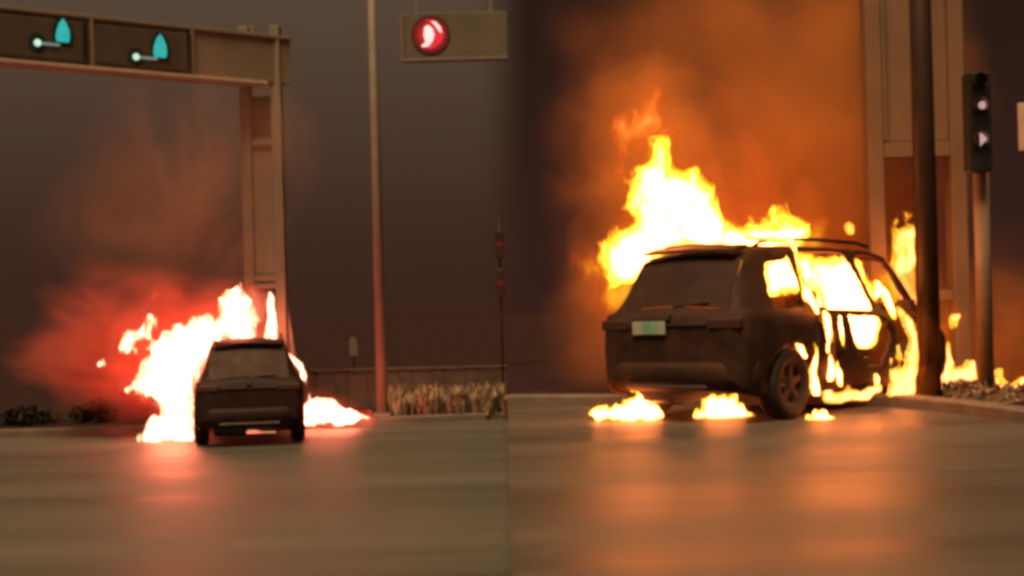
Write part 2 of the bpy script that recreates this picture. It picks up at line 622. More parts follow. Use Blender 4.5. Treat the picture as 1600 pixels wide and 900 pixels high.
# small pale marker post on the verge
mp = G(531, 640, ZL)
root = empty('marker_post', (mp.x, mp.y + 3.2, ZL + 0.12))
tag(root, 'small pale marker board on a thin post behind the low wall', 'marker')
link('post', tube(B(), [(0, 0, -0.1), (0, 0, 1.05)], 0.025, 8), M['darkpole'], root)
bm = B()
prism_xz(bm, [(-0.09, 0.95), (0.09, 0.95), (0.10, 1.05), (0.08, 1.32), (0.05, 1.40), (-0.05, 1.40), (-0.08, 1.32), (-0.10, 1.05)], -0.055, -0.028)
link('board', bm, M['kerb'], root)

# ------------------------------------------------------------------ poles, gantries, signals
def pole(name, base, height, r0, r1, m, label, lean=0.0):
    root = empty(name, base)
    tag(root, label, 'pole', 'poles beside the road')
    link('shaft', tube(B(), [(0, 0, 0.03), (0, 0, height * 0.5), (0, 0, height)], [r0, (r0 + r1) / 2, r1], 14), m, root, True)
    link('base_plate', box(B(), -r0 * 1.5, r0 * 1.5, -r0 * 1.5, r0 * 1.5, 0, 0.03, 0.005), m, root)
    for sx in (-1, 1):
        for sy in (-1, 1):
            link('anchor_bolt', tube(B(), [(sx * r0 * 1.2, sy * r0 * 1.2, 0.0), (sx * r0 * 1.2, sy * r0 * 1.2, 0.07)], 0.015, 6), M['steel'], root)
    return root


pb = G(598, 660, ZL)
lp = pole('lamp_pole', (pb.x, pb.y, ZL + 0.13), 11.5, 0.105, 0.065, M['palepole'], 'tall slim grey pole with one side lit, right of the left burning car')

pr = P(1453, 600, 17.15)
pole('lamp_pole', (pr.x, pr.y, 0.002), 7.5, 0.132, 0.115, M['darkpole'], 'thick dark pole in front of the burning SUV\'s nose')

# red signal board hung from the lamp pole's arm, at the top of the left scene
rb = pb.y - 0.15
arm_z = P(700, -60, rb).z
arm = empty('arm', (0, 0, arm_z - ZL - 0.13))
arm.parent = lp
xr = P(800, -60, rb).x - pb.x
link('tube', tube(B(), [(0.10, 0, 0), (xr, 0, 0)], [0.07, 0.05], 10), M['steel'], arm, True)
link('collar', tube(B(), [(0, 0, -0.12), (0, 0, 0.12)], 0.115, 12), M['steel'], arm, True)
c0, c1 = P(628, 96, rb), P(792, 20, rb)
sig = empty('signal_board', (c0.x, rb, c0.z))
tag(sig, 'dark framed signal board with a glowing red curved arrow', 'traffic light')
W_, H_ = c1.x - c0.x, P(628, 22, rb).z - c0.z
link('housing', box(B(), 0.03, W_, -0.03, 0.12, 0.03, H_, 0.01), M['boardback'], sig)
link('frame', box(B(), -0.01, 0.045, -0.06, 0.14, -0.01, H_, 0.006), M['steel'], sig)
link('frame', box(B(), 0.048, W_, -0.06, 0.14, -0.012, 0.040, 0.006), M['steel'], sig)
for hx in (0.3, W_ - 0.3):
    link('hanger', box(B(), hx - 0.03, hx + 0.03, 0.02, 0.06, H_ - 0.02, arm_z - c0.z), M['steel'], sig)
lc = P(673, 55, rb)
lx, lz = lc.x - c0.x, lc.z - c0.z
lens = link('lens', tube(B(), [(lx, -0.032, lz), (lx, -0.05, lz)], 0.36, 28), M['redlens'], sig, True)  # disc carries the painted red glow around the arrow


def crescent(cx, cz, pts, s):
    return [(cx + x * s, cz + z * s) for x, z in pts]


# right-hand curved blade of the arrow and its brighter inner blade
outer = [(-0.35, 1.0), (0.25, 0.92), (0.72, 0.55), (0.92, 0.0), (0.72, -0.5), (0.25, -0.88), (-0.3, -0.98), (0.15, -0.60), (0.42, -0.25), (0.50, 0.05), (0.38, 0.38), (0.08, 0.72)]
inner = [(-0.45, 0.55), (-0.15, 0.72), (0.15, 0.45), (0.28, 0.0), (0.15, -0.45), (-0.15, -0.85), (-0.62, -0.92), (-0.70, -0.80), (-0.38, -0.55), (-0.50, -0.1)]
tipb = [(0.05, 0.98), (0.42, 0.92), (0.74, 0.55), (0.86, 0.10), (0.66, 0.18), (0.48, 0.48), (0.28, 0.75)]
link('arrow_blade', prism_xz(B(), crescent(lx, lz, outer, 0.28), -0.075, -0.052), M['red'], lens)
link('arrow_core', prism_xz(B(), crescent(lx, lz, inner, 0.25), -0.078, -0.053), M['pinkwhite'], lens)
link('arrow_core', prism_xz(B(), crescent(lx, lz, tipb, 0.25), -0.092, -0.077), M['pinkwhite'], lens)

# dim red countdown head on a thin post near the middle of the photo
db = G(792, 650, ZL)
dsig = empty('pedestrian_signal', (db.x - 0.06, db.y + 0.7, ZL + 0.12))
tag(dsig, 'thin dark post with two dim red lamps, one above the other, mid photo', 'traffic light')
link('post', tube(B(), [(0, 0, -0.05), (0, 0, 3.75)], 0.022, 10), M['darkpole'], dsig, True)
dy = db.y + 0.7
for z0, z1 in ((365, 400), (425, 460)):
    za, zb = P(788, z1, dy).z - ZL - 0.12, P(788, z0, dy).z - ZL - 0.12
    h = link('head', box(B(), -0.075, 0.075, -0.15, -0.024, za - 0.05, zb + 0.05, 0.015), M['darkpole'], dsig)
    link('lamp', tube(B(), [(0, -0.148, (za + zb) / 2), (0, -0.16, (za + zb) / 2)], 0.062, 18), M['dimred'], h, True)

# left sign gantry -------------------------------------------------
gd = 30.0
ct = P(421, 100, gd)
gb = P(421, 640, gd)
gz = ZL + 0.13
gan = empty('gantry', (gb.x, gd, gz))
tag(gan, 'beige overhead gantry with a slotted column behind the left burning car', 'gantry')


def zpx(py, px=421, d=gd):
    return P(px, py, d).z - gz


hw = 0.30
leg_w = 0.20
ztop_ = zpx(50)
tilt = 0.0
for s in (-1, 1):
    bm = B()
    box(bm, s * hw - (leg_w / 2), s * hw + (leg_w / 2), -0.16, 0.16, -0.1, ztop_ + 0.10, 0.012)
    link('leg', bm, M['beige'], gan)
link('panel', box(B(), -hw + leg_w / 2, hw - leg_w / 2, -0.06, 0.10, zpx(430), zpx(217), 0.0), M['beige'], gan)
link('recessed_panel', box(B(), -hw + leg_w / 2, hw - leg_w / 2, 0.02, 0.10, zpx(214), zpx(150), 0.0), M['beige_dark'], gan)
for y_ in (222, 433, 445):
    link('crossbar', box(B(), -hw + leg_w / 2, hw - leg_w / 2, -0.13, 0.13, zpx(y_ + 6), zpx(y_ - 2), 0.004), M['beige'], gan)
link('footing', box(B(), -0.55, 0.55, -0.35, 0.35, -0.12, 0.30, 0.03), M['kerb'], gan)
for s in (-1, 1):
    bm = B()
    pts = [(s * (hw + leg_w / 2 + 0.003), 0.3), (s * (hw + leg_w / 2 + 0.25), 0.3), (s * (hw + leg_w / 2 + 0.003), zpx(470))]
    prism_xz(bm, pts, -0.05, 0.05)
    link('gusset', bm, M['beige'], gan)

# the beam runs from the column towards the left and the camera
be = P(0, 47, 26.6)
e = Vector((be.x - ct.x, be.y - ct.y, 0)).normalized()
nf = Vector((e.y, -e.x, 0))
if nf.y > 0:
    nf = -nf
ang = math.atan2(-e.y, -e.x)       # local +x points from left end to the column


def onbeam(px, py, off=0.0):
    """point of the beam's front face seen at a pixel -> (s along from column towards left, z)"""
    o = Vector((ct.x, ct.y, 0)) + nf * (0.20 + off)
    r = ray(px, py)
    c = Vector((0, 0, ZC))
    t = (o - c).dot(nf) / r.dot(nf)
    p = c + r * t
    return (p - o).dot(e), p.z


beam = empty('gantry_beam', (ct.x, ct.y, 0), 0)
beam.rotation_euler = (0, 0, math.atan2(e.y, e.x) - PI)
tag(beam, 'long beige box beam of the gantry carrying the green arrow lights', 'gantry')
# local: x = -s (column at 0, left end negative), front face towards -y
zb_ = onbeam(395, 136)[1]
zt_ = onbeam(395, 53)[1]
zb2, zt2 = onbeam(0, 90)[1], onbeam(0, 10)[1]
zb_ = (zb_ + zb2) / 2
zt_ = (zt_ + zt2) / 2
L_ = 11.0
link('box_girder', box(B(), -L_, 0.36, -0.20, 0.20, zb_ + 0.05, zt_ - 0.05, 0.01), M['beige'], beam)
link('bottom_flange', box(B(), -L_, -0.20, -0.27, 0.27, zb_ - 0.01, zb_ + 0.05, 0.008), M['flange'], beam)
link('top_flange', box(B(), -L_, 0.38, -0.25, 0.25, zt_ - 0.05, zt_ + 0.02, 0.008), M['beige'], beam)
for px in (300, 143):
    s_, _z = onbeam(px, 90)
    link('stiffener', box(B(), -s_ - 0.03, -s_ + 0.03, -0.26, -0.202, zb_ + 0.052, zt_ - 0.052, 0.004), M['beige'], beam)
for px in (404, 437):
    s_, _z = onbeam(px, 60)
    link('lug', box(B(), -s_ - 0.045, -s_ + 0.045, -0.06, 0.06, zt_ + 0.022, zt_ + 0.20, 0.006), M['beige'], beam)


def green_signal(pxa, pxb, blade_px, dot_px, label):
    s0, _ = onbeam(pxa, 70)
    s1, _ = onbeam(pxb, 90)
    x0, x1 = -s0, -s1
    g = empty('arrow_signal', (ct.x, ct.y, 0))
    g.rotation_euler = beam.rotation_euler
    tag(g, label, 'traffic light', 'green arrow lights on the gantry beam')
    link('housing', box(B(), x0, x1, -0.255, -0.203, zb_ + 0.12, zt_ - 0.14, 0.01), M['housing'], g)
    link('end_plate', box(B(), x1 - 0.10, x1 - 0.01, -0.275, -0.257, zb_ + 0.12, zt_ - 0.14, 0.004), M['black'], g)
    off = 0.06
    (bx_, by0, by1) = blade_px
    sb, zl0 = onbeam(bx_, by1, off)
    _, zh0 = onbeam(bx_, by0, off)
    hgt = zh0 - zl0
    link('shade', prism_xz(B(), [(-sb + x * hgt, zl0 + z * hgt) for x, z in [(-0.42, -0.08), (0.40, -0.10), (0.50, 0.35), (0.36, 0.85), (0.10, 1.12), (-0.16, 1.05), (-0.38, 0.62)]], -0.272, -0.2575), M['tealshade'], g)
    blade = [(-0.26, 0.0), (0.28, 0.0), (0.33, 0.25), (0.30, 0.52), (0.18, 0.82), (0.04, 1.0), (-0.12, 0.80), (-0.24, 0.50), (-0.29, 0.22)]
    link('arrow_blade', prism_xz(B(), [(-sb + x * hgt, zl0 + z * hgt) for x, z in blade], -0.29, -0.274), M['teal'], g)
    sd, zd = onbeam(dot_px[0], dot_px[1], off)
    link('arrow_stem', box(B(), -sd + 0.02, -sb - 0.05, -0.285, -0.276, zd - 0.028, zd + 0.022), M['tealdim'], g)
    link('shade', tube(B(), [(-sd, -0.262, zd), (-sd, -0.2575, zd)], 0.17, 20), M['tealshade'], g)
    link('lamp', tube(B(), [(-sd, -0.27, zd), (-sd, -0.295, zd)], 0.062, 18), M['tealwhite'], g)


M['tealshade'] = surf('dark_green_lens', (0.008, 0.028, 0.020), (0.014, 0.045, 0.032), 0.4, 4.0)
green_signal(-60, 136, (97, 29, 66), (58, 67), 'green arrow light on the gantry beam, the left of the two')
green_signal(150, 297, (249, 53, 90), (212, 89), 'green arrow light on the gantry beam, the one nearer the column')

# right gantry column ----------------------------------------------
rd = 19.7
rc = P(1430, 300, rd)
gr = empty('gantry_column', (rc.x, rd, 0.10))
tag(gr, 'tall beige gantry column of two legs and a panel behind the burning SUV', 'gantry')


def zr(py):
    return P(1430, py, rd).z - 0.10


half = 0.525
for s in (-1, 1):
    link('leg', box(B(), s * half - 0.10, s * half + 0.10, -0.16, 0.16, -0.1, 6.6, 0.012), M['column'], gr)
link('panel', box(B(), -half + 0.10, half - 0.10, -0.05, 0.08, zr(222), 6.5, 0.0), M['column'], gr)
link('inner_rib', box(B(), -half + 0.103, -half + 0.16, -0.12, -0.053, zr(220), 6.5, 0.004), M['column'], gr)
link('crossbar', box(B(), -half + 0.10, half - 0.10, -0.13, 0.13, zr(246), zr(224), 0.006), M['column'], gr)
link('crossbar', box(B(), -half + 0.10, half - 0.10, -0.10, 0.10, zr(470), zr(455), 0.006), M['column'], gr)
link('footing', box(B(), -0.85, 0.85, -0.35, 0.35, -0.12, 0.22, 0.03), M['kerb'], gr)

# traffic light at the right ---------------------------------------
td = 16.7
tb = P(1541, 600, td)
ts = empty('traffic_light', (tb.x, td, 0.002))
tag(ts, 'dark traffic light on a slim pole at the right edge, lenses seen edge-on', 'traffic light')


def zt(py):
    return P(1535, py, td).z


link('post', tube(B(), [(0, 0, 0.03), (0, 0, zt(122))], [0.088, 0.08], 14), M['litpost'], ts, True)
link('base_plate', box(B(), -0.14, 0.14, -0.14, 0.14, 0, 0.03, 0.005), M['darkpole'], ts)
xc = P(1514, 190, td).x - tb.x
hd = link('head', box(B(), xc - 0.10, xc + 0.155, -0.30, -0.09, zt(272), zt(118), 0.02), M['black'], ts)
link('bracket', box(B(), -0.05, 0.05, -0.09, -0.07, zt(262), zt(250)), M['black'], ts)
link('bracket', box(B(), -0.05, 0.05, -0.09, -0.07, zt(140), zt(128)), M['black'], ts)
for py, mm in ((132, 'black'), (170, 'pink'), (222, 'pink')):  # lower two lenses glow in place of reflected fire
    zc_ = zt(py)
    bm = B()
    n = 16
    for k in range(n):          # hooded visor: three quarters of a thin tube reaching out to the left of the head
        a0 = -0.25 * PI + 1.5 * PI * k / n
        a1 = -0.25 * PI + 1.5 * PI * (k + 1) / n
        q = []
        for a_, r_ in ((a0, 0.075), (a1, 0.075)):
            q.append((r_ * math.cos(a_), r_ * math.sin(a_)))
        v = [bm.verts.new((xc + q[0][0] + 0.02, -0.302, zc_ + q[0][1])), bm.verts.new((xc + q[1][0] + 0.02, -0.302, zc_ + q[1][1])),
             bm.verts.new((xc + q[1][0] + 0.02, -0.42, zc_ + q[1][1])), bm.verts.new((xc + q[0][0] + 0.02, -0.42, zc_ + q[0][1]))]
        bm.faces.new(v)
    bmesh.ops.remove_doubles(bm, verts=bm.verts[:], dist=0.0005)
    bmesh.ops.solidify(bm, geom=bm.faces[:], thickness=0.006)
    link('visor', bm, M['black'], ts)
    if py == 132:
        link('lens', tube(B(), [(xc + 0.02, -0.303, zc_), (xc + 0.02, -0.31, zc_)], 0.055, 16), M['black'], ts)
    elif py == 170:
        link('lens', tube(B(), [(xc + 0.055, -0.303, zc_), (xc + 0.055, -0.315, zc_)], 0.042, 16), M['pink'], ts)
    else:
        link('lens', prism_xz(B(), [(xc + 0.02, zc_ - 0.075), (xc + 0.05, zc_ - 0.05), (xc + 0.10, zc_), (xc + 0.05, zc_ + 0.05), (xc + 0.02, zc_ + 0.065)], -0.316, -0.303), M['pink'], ts)

# edge of a lit sign at the very right of the frame, on its own post
sd_ = 18.6
s0 = P(1592, 236, sd_)
s1 = P(1640, 160, sd_)
sg = empty('road_sign', (s0.x, sd_, 0.10))
tag(sg, 'edge of a pale sign lit orange, cut off by the right edge', 'sign')
link('board', box(B(), 0, 0.55, -0.02, 0.02, s0.z - 0.1, s1.z - 0.1, 0.01), M['signpanel'], sg)
link('post', tube(B(), [(0.28, 0.06, -0.05), (0.28, 0.06, s1.z)], 0.035, 10), M['darkpole'], sg, True)


def thicken(bm, t):
    """give an open shell a wall thickness: an inner skin along the vertex normals, edges closed"""
    bm.normal_update()
    bm.verts.ensure_lookup_table()
    outer_f = bm.faces[:]
    rim = [e_ for e_ in bm.edges if e_.is_boundary]
    inner = {v: bm.verts.new(v.co - v.normal * t) for v in bm.verts[:]}
    for f in outer_f:
        bm.faces.new([inner[v] for v in reversed(f.verts)])
    for e_ in rim:
        f = e_.link_faces[0]
        vs_ = list(f.verts)
        a, b_ = e_.verts
        if vs_[(vs_.index(a) + 1) % len(vs_)] is not b_:
            a, b_ = b_, a
        bm.faces.new((b_, a, inner[a], inner[b_]))


# ------------------------------------------------------------------ burning vehicles
def lerp(xs, ys, x):
    return float(np.interp(x, xs, ys))


def suv(label, loc, heading, W, H, Lc, paint, holes, cat, glassless, plate=None, jag=0.0):
    """rear bumper at local x=0, nose at x=Lc; +y is the vehicle's left side."""
    root = empty('burning_suv', loc)
    root.rotation_euler = (0, 0, heading)
    tag(root, label, cat, 'burning cars')
    hwid = W / 2
    ax_r, ax_f, wr = 0.82, 0.82 + 2.72, 0.36
    belt0 = H * 0.60
    cl = 0.24

    def ztop(x):
        return lerp([0, 0.04, 0.10, 0.18, 0.42, 0.62, 1.2, 2.0, 2.95, 3.28, 3.80, 3.95, 4.3, Lc - 0.12, Lc],
                    [H * 0.585, H * 0.61, H * 0.65, H * 0.72, H * 0.93, H * 0.965, H * 0.995, H, H * 0.985, H * 0.94, H * 0.645, H * 0.61, H * 0.575, H * 0.52, H * 0.44], x)

    def belt(x):
        b = lerp([0, 0.5, 2.0, 3.4, Lc], [belt0 * 1.01, belt0 * 1.01, belt0 * 0.975, belt0 * 0.93, belt0 * 0.7], x)
        return min(b, ztop(x) - 0.06)

    def wid(x):
        return hwid * lerp([0, 0.03, 0.10, 0.3, 0.9, 2.3, 3.6, 4.2, Lc - 0.15, Lc], [0.80, 0.88, 0.94, 0.975, 1.0, 1.0, 0.985, 0.95, 0.84, 0.68], x)

    def roofw(x):
        return hwid * lerp([0, 0.10, 0.45, 1.2, 3.0, 3.8, Lc], [0.74, 0.70, 0.645, 0.66, 0.67, 0.80, 0.62], x)

    def zbot(x):
        z = lerp([0, 0.08, 0.3, Lc - 0.3, Lc], [0.40, 0.30, cl, cl, 0.32], x)
        for a in (ax_r, ax_f):
            d = abs(x - a)
            if d < 0.435:
                z = max(z, 0.34 + math.sqrt(0.435 ** 2 - d * d))
        return z

    xs = sorted(set([0, 0.03, 0.07] + [round(0.10 + 0.055 * k, 4) for k in range(int((Lc - 0.12) / 0.055))] + [Lc - 0.06, Lc]))
    ts_low = [0.0, 0.06, 0.16, 0.28, 0.40, 0.52, 0.64, 0.76, 0.88, 0.97, 1.0]
    ts_up = [0.08, 0.2, 0.34, 0.48, 0.62, 0.76, 0.90, 1.0]
    ts_roof = [0.12, 0.3, 0.55, 0.8, 1.0]
    bm = B()
    grid = {1: [], -1: []}
    for s in (1, -1):
        for x in xs:
            zb, zt_c, be_, w_, rw = zbot(x), ztop(x), belt(x), wid(x), roofw(x)
            col = []
            for t in ts_low:
                z = zb + (be_ - zb) * t
                zz = (z - 0.24) / max(0.05, be_ - 0.24)
                y = w_ * lerp([0, 0.12, 0.3, 0.55, 0.85, 0.97, 1.0], [0.90, 0.955, 0.985, 1.0, 0.985, 0.955, 0.93], zz)
                col.append((x, s * y, z))
            ze = zt_c - 0.05
            for t in ts_up:
                z = be_ + (ze - be_) * t
                y = w_ * 0.93 + (rw - w_ * 0.93) * (t ** 0.9)
                col.append((x, s * y, z))
            for t in ts_roof:
                a = t * PI / 2
                col.append((x, s * rw * (1 - math.sin(a) ** 1.0 * 1.0) if t < 1 else 0.0, ze + 0.05 * (math.sin(min(1, t * 1.5) * PI / 2))))
            grid[s].append([bm.verts.new(c) for c in col])
    nr = len(ts_low) + len(ts_up) + len(ts_roof)

    def inside(poly, x, z):
        c = False
        j = len(poly) - 1
        for i in range(len(poly)):
            (xi, zi), (xj, zj) = poly[i], poly[j]
            if (zi > z) != (zj > z) and x < (xj - xi) * (z - zi) / (zj - zi + 1e-9) + xi:
                c = not c
            j = i
        return c

    pieces = {'paint': [], 'glass': []}
    wins = [[(0.62, belt(0.6) + 0.06), (1.22, belt(1.2) + 0.06), (1.26, ztop(1.2) - 0.16), (0.80, ztop(0.9) - 0.17)],
            [(1.40, belt(1.5) + 0.04), (2.66, belt(2.6) + 0.04), (2.42, ztop(2.4) - 0.13), (1.44, ztop(1.5) - 0.14)],
            [(2.80, belt(2.8) + 0.04), (3.56, belt(3.5) + 0.04), (3.16, ztop(3.1) - 0.13), (2.56, ztop(2.6) - 0.13)]]
    nlow, nup = len(ts_low), len(ts_up)
    front_glass, rear_glass, side_glass = [], [], []
    for s in (1, -1):
        for i in range(len(xs) - 1):
            for k in range(nr - 1):
                q = [grid[s][i][k], grid[s][i + 1][k], grid[s][i + 1][k + 1], grid[s][i][k + 1]]
                cx = sum(v.co.x for v in q) / 4
                cz = sum(v.co.z for v in q) / 4
                hole = None
                if k < nlow + nup:
                    if any(inside(p_, cx, cz) for p_ in wins):
                        hole = 'win'
                    if s == -1 and any(inside(p_, cx, cz) for p_ in holes):
                        hole = 'gone'
                if k >= nlow + nup - 1:
                    if 0.12 < cx < 0.50:
                        hole = 'rear'
                    if 3.30 < cx < 3.76:
                        hole = 'gone' if glassless else 'win'
                if hole == 'gone' or (hole == 'win' and glassless):
                    continue
                if hole == 'win':
                    side_glass.append([v.co.copy() for v in q])
                    continue
                if hole == 'rear':
                    rear_glass.append([v.co.copy() for v in q])
                    continue
                try:
                    bm.faces.new(q if s == -1 else q[::-1])
                except ValueError:
                    pass
    for i_end in (0, len(xs) - 1):       # tailgate face and nose
        for k in range(nr - 1):
            q = [grid[1][i_end][k], grid[1][i_end][k + 1], grid[-1][i_end][k + 1], grid[-1][i_end][k]]
            try:
                bm.faces.new(q)
            except ValueError:
                pass
    bmesh.ops.remove_doubles(bm, verts=bm.verts[:], dist=0.002)
    bmesh.ops.delete(bm, geom=[v for v in bm.verts if not v.link_faces], context='VERTS')
    bv = [v for v in bm.verts if v.is_boundary and v.co.z > 0.62]
    for _ in range(3):
        bmesh.ops.smooth_vert(bm, verts=bv, factor=0.5, use_axis_x=True, use_axis_y=True, use_axis_z=True)
    if jag:
        rnd = random.Random(4)
        for v in bv:
            if v.co.y < 0 and v.co.z < belt(v.co.x) + 0.02:
                v.co.x += rnd.uniform(-jag, jag)
                v.co.z += rnd.uniform(-jag, jag)
    bmesh.ops.recalc_face_normals(bm, faces=bm.faces[:])
    thicken(bm, 0.035)
    body = link('body_shell', bm, paint, root, True)

    def glass_part(name, quads):
        if not quads:
            return
        b = B()
        for q in quads:
            b.faces.new([b.verts.new(c) for c in q])
        bmesh.ops.remove_doubles(b, verts=b.verts[:], dist=0.002)
        bmesh.ops.recalc_face_normals(b, faces=b.faces[:])
        bmesh.ops.translate(b, verts=b.verts[:], vec=(0.008, 0, -0.004))
        return link(name, b, M['glass'], root, True)

    glass_part('rear_window', rear_glass)
    if side_glass:
        glass_part('side_window', [q for q in side_glass if q[0].y > 0 and abs(q[0].y) > 0.3])
        glass_part('side_window', [q for q in side_glass if q[0].y < 0 and abs(q[0].y) > 0.3])
    # spoiler over the rear window
    bm = B()
    pr_ = [(0.36, H * 0.945), (0.38, H * 0.957), (0.60, H * 0.985), (0.62, H * 0.965), (0.44, H * 0.94)]
    prism_pts = [(x, z) for x, z in pr_]
    a_ = [bm.verts.new((x, -roofw(0.5) * 0.93, z)) for x, z in prism_pts]
    b_ = [bm.verts.new((x - 0.015, 0, z + 0.018)) for x, z in prism_pts]
    c_ = [bm.verts.new((x, roofw(0.5) * 0.93, z)) for x, z in prism_pts]
    for A_, B_ in ((a_, b_), (b_, c_)):
        for i in range(5):
            bm.faces.new((A_[i], A_[(i + 1) % 5], B_[(i + 1) % 5], B_[i]))
    bm.faces.new(a_)
    bm.faces.new(c_[::-1])
    link('roof_spoiler', bm, paint, root)
    # rear bumper, wrapped round the corners
    bm = B()
    ys = np.linspace(-1, 1, 21)
    prof = [(0.16, 0.28), (0.00, 0.33), (-0.055, 0.42), (-0.06, 0.54), (-0.02, 0.60), (0.14, 0.61)]
    rows = []
    for t in ys:
        curve = 0.24 * max(0.0, abs(t) - 0.55) ** 2 / 0.2
        yy = t * hwid * 0.955
        rows.append([bm.verts.new((px_ + curve, yy, pz_)) for px_, pz_ in prof])
    for i in range(len(rows) - 1):
        for k in range(len(prof)):
            bm.faces.new((rows[i][k], rows[i + 1][k], rows[i + 1][(k + 1) % len(prof)], rows[i][(k + 1) % len(prof)]))
    bm.faces.new(rows[0])
    bm.faces.new(rows[-1][::-1])
    bmp = link('rear_bumper', bm, paint, root, True)
    link('bumper_trim', box(B(), -0.075, -0.045, -hwid * 0.52, hwid * 0.52, 0.345, 0.375, 0.006), M['chrome'], bmp)
    # drooping under-tray and exhaust
    bm = B()
    prism_xz(bm, [(0.12, 0.30), (0.75, 0.27), (0.75, 0.21), (0.35, 0.15), (0.14, 0.20)], 0.05, hwid * 0.62)
    link('silencer', bm, M['black'], root)
    link('rear_axle', tube(B(), [(ax_r, -hwid * 0.8, wr), (ax_r, hwid * 0.8, wr)], 0.05, 8), M['black'], root)
    # tail lamps
    for s in (1, -1):
        bm = B()
        y0, y1 = sorted((s * hwid * 0.52, s * hwid * 0.90))
        box(bm, -0.022, 0.06, y0, y1, belt0 * 0.86, belt0 * 0.955, 0.012)
        for v in bm.verts:
            v.co.x += 0.10 * max(0, abs(v.co.y) / hwid - 0.66) ** 1.0
        link('tail_light', bm, M['taillamp'], root)
    # handle strip, badge, wiper
    link('tailgate_strip', box(B(), -0.020, 0.01, -hwid * 0.5, hwid * 0.5, belt0 * 0.89, belt0 * 0.915, 0.004), M['rim'], root)
    link('badge', tube(B(), [(-0.03, 0, belt0 * 0.99), (0.05, 0, belt0 * 0.99)], 0.045, 16), M['chrome'], root)
    link('wiper', tube(B(), [(0.08, -0.02, belt0 * 1.075), (0.12, -0.42, belt0 * 1.10)], 0.012, 6), M['black'], root)
    if plate:
        y_, z_ = plate
        pl = link('number_plate', box(B(), -0.035, -0.018, y_ - 0.205, y_ + 0.205, z_ - 0.066, z_ + 0.066, 0.006), M['plate'], root)
        pl['label'] = 'pale green number plate'
    # wheels
    for ax in (ax_r, ax_f):
        for s in (1, -1):
            wh = empty('wheel', (ax, s * (hwid - 0.13), wr))
            wh.parent = root
            tp = [(0.225, -0.10), (0.29, -0.115), (0.335, -0.11), (wr, -0.08), (wr, 0.08), (0.335, 0.11), (0.29, 0.115), (0.225, 0.10)]
            link('tyre', lathe_y(B(), tp, 32), M['tyre'], wh, True)
            b = B()
            lathe_y(b, [(0.222, -0.09), (0.224, 0.09), (0.205, 0.085), (0.195, -0.08)], 28)
            for k in range(5):
                a = 2 * PI * k / 5 + 0.3
                d = Vector((math.cos(a), 0, math.sin(a)))
                p_ = Vector((-d.z, 0, d.x))
                yb = s * 0.075
                v = []
                for rr, ww in ((0.03, 0.04), (0.205, 0.026)):
                    for sg_ in (-1, 1):
                        for dy_ in (-0.012, 0.012):
                            v.append(b.verts.new(d * rr + p_ * ww * sg_ + Vector((0, yb + dy_, 0))))
                for f_ in ((0, 1, 3, 2), (4, 6, 7, 5), (0, 4, 5, 1), (2, 3, 7, 6), (0, 2, 6, 4), (1, 5, 7, 3)):
                    b.faces.new([v[i] for i in f_])
            tube(b, [(0, s * 0.05, 0), (0, s * 0.095, 0)], 0.05, 12)
            link('rim', b, M['rim'], wh)
    # roof rails, seats, steering wheel, floor
    for s in (1, -1):
        pts = [(x, s * (roofw(x) * 0.93), ztop(x) + 0.012 + (0.025 if 0.8 < x < 2.8 else 0)) for x in (0.72, 0.85, 1.3, 1.9, 2.75, 3.0)]
        link('roof_rail', tube(B(), pts, 0.02, 8), M['black'], root)
    link('floor_pan', box(B(), 0.35, Lc - 0.7, -hwid * 0.72, hwid * 0.72, 0.27, 0.32, 0.0), M['black'], root)
    if glassless:
        for xx in (2.15,):
            for s in (1, -1):
                bm = B()
                yc = s * 0.36
                prism_xz(bm, [(xx, 0.55), (xx + 0.50, 0.62), (xx + 0.50, 0.52), (xx, 0.42)], yc - 0.22, yc + 0.22)
                link('seat_cushion', bm, M['seatfoam'], root)
                bm = B()
                prism_xz(bm, [(xx, 0.5), (xx + 0.13, 0.52), (xx - 0.02, 1.12), (xx - 0.12, 1.10)], yc - 0.20, yc + 0.20)
                link('seat_back', bm, M['seatfoam'], root)
                link('headrest', box(B(), xx - 0.13, xx - 0.04, yc - 0.11, yc + 0.11, 1.14, 1.30, 0.03), M['seatfoam'], root)
        bm = B()
        tube(bm, [(2.98 + 0.06 * math.sin(a), 0.36 + 0.18 * math.cos(a), 0.98 + 0.17 * math.sin(a)) for a in np.linspace(0, 2 * PI, 17)], 0.014, 6)
        link('steering_wheel', bm, M['black'], root)
        # hanging strips of door skin on the burnt side
        rnd = random.Random(9)
        for k, x in enumerate((1.30, 1.38, 1.68, 1.92, 2.90, 3.20)):
            z1_ = belt(x) - rnd.uniform(0.02, 0.2)
            y_ = -hwid * 0.985
            pts = [(x, y_, z1_), (x + rnd.uniform(-0.05, 0.05), y_ - 0.02, z1_ - 0.2), (x + rnd.uniform(-0.08, 0.08), y_ - rnd.uniform(0.0, 0.05), z1_ - rnd.uniform(0.3, 0.45))]
            link('torn_strip', tube(B(), pts, [0.02, 0.03, 0.008], 5), paint, root)
    # door mirrors
    for s in (1, -1):
        bm = box(B(), 2.98, 3.10, min(s * hwid * 0.98, s * (hwid + 0.17)), max(s * hwid * 0.98, s * (hwid + 0.17)), belt(3) + 0.02, belt(3) + 0.16, 0.03, 2)
        link('mirror', bm, paint, root)
    return root


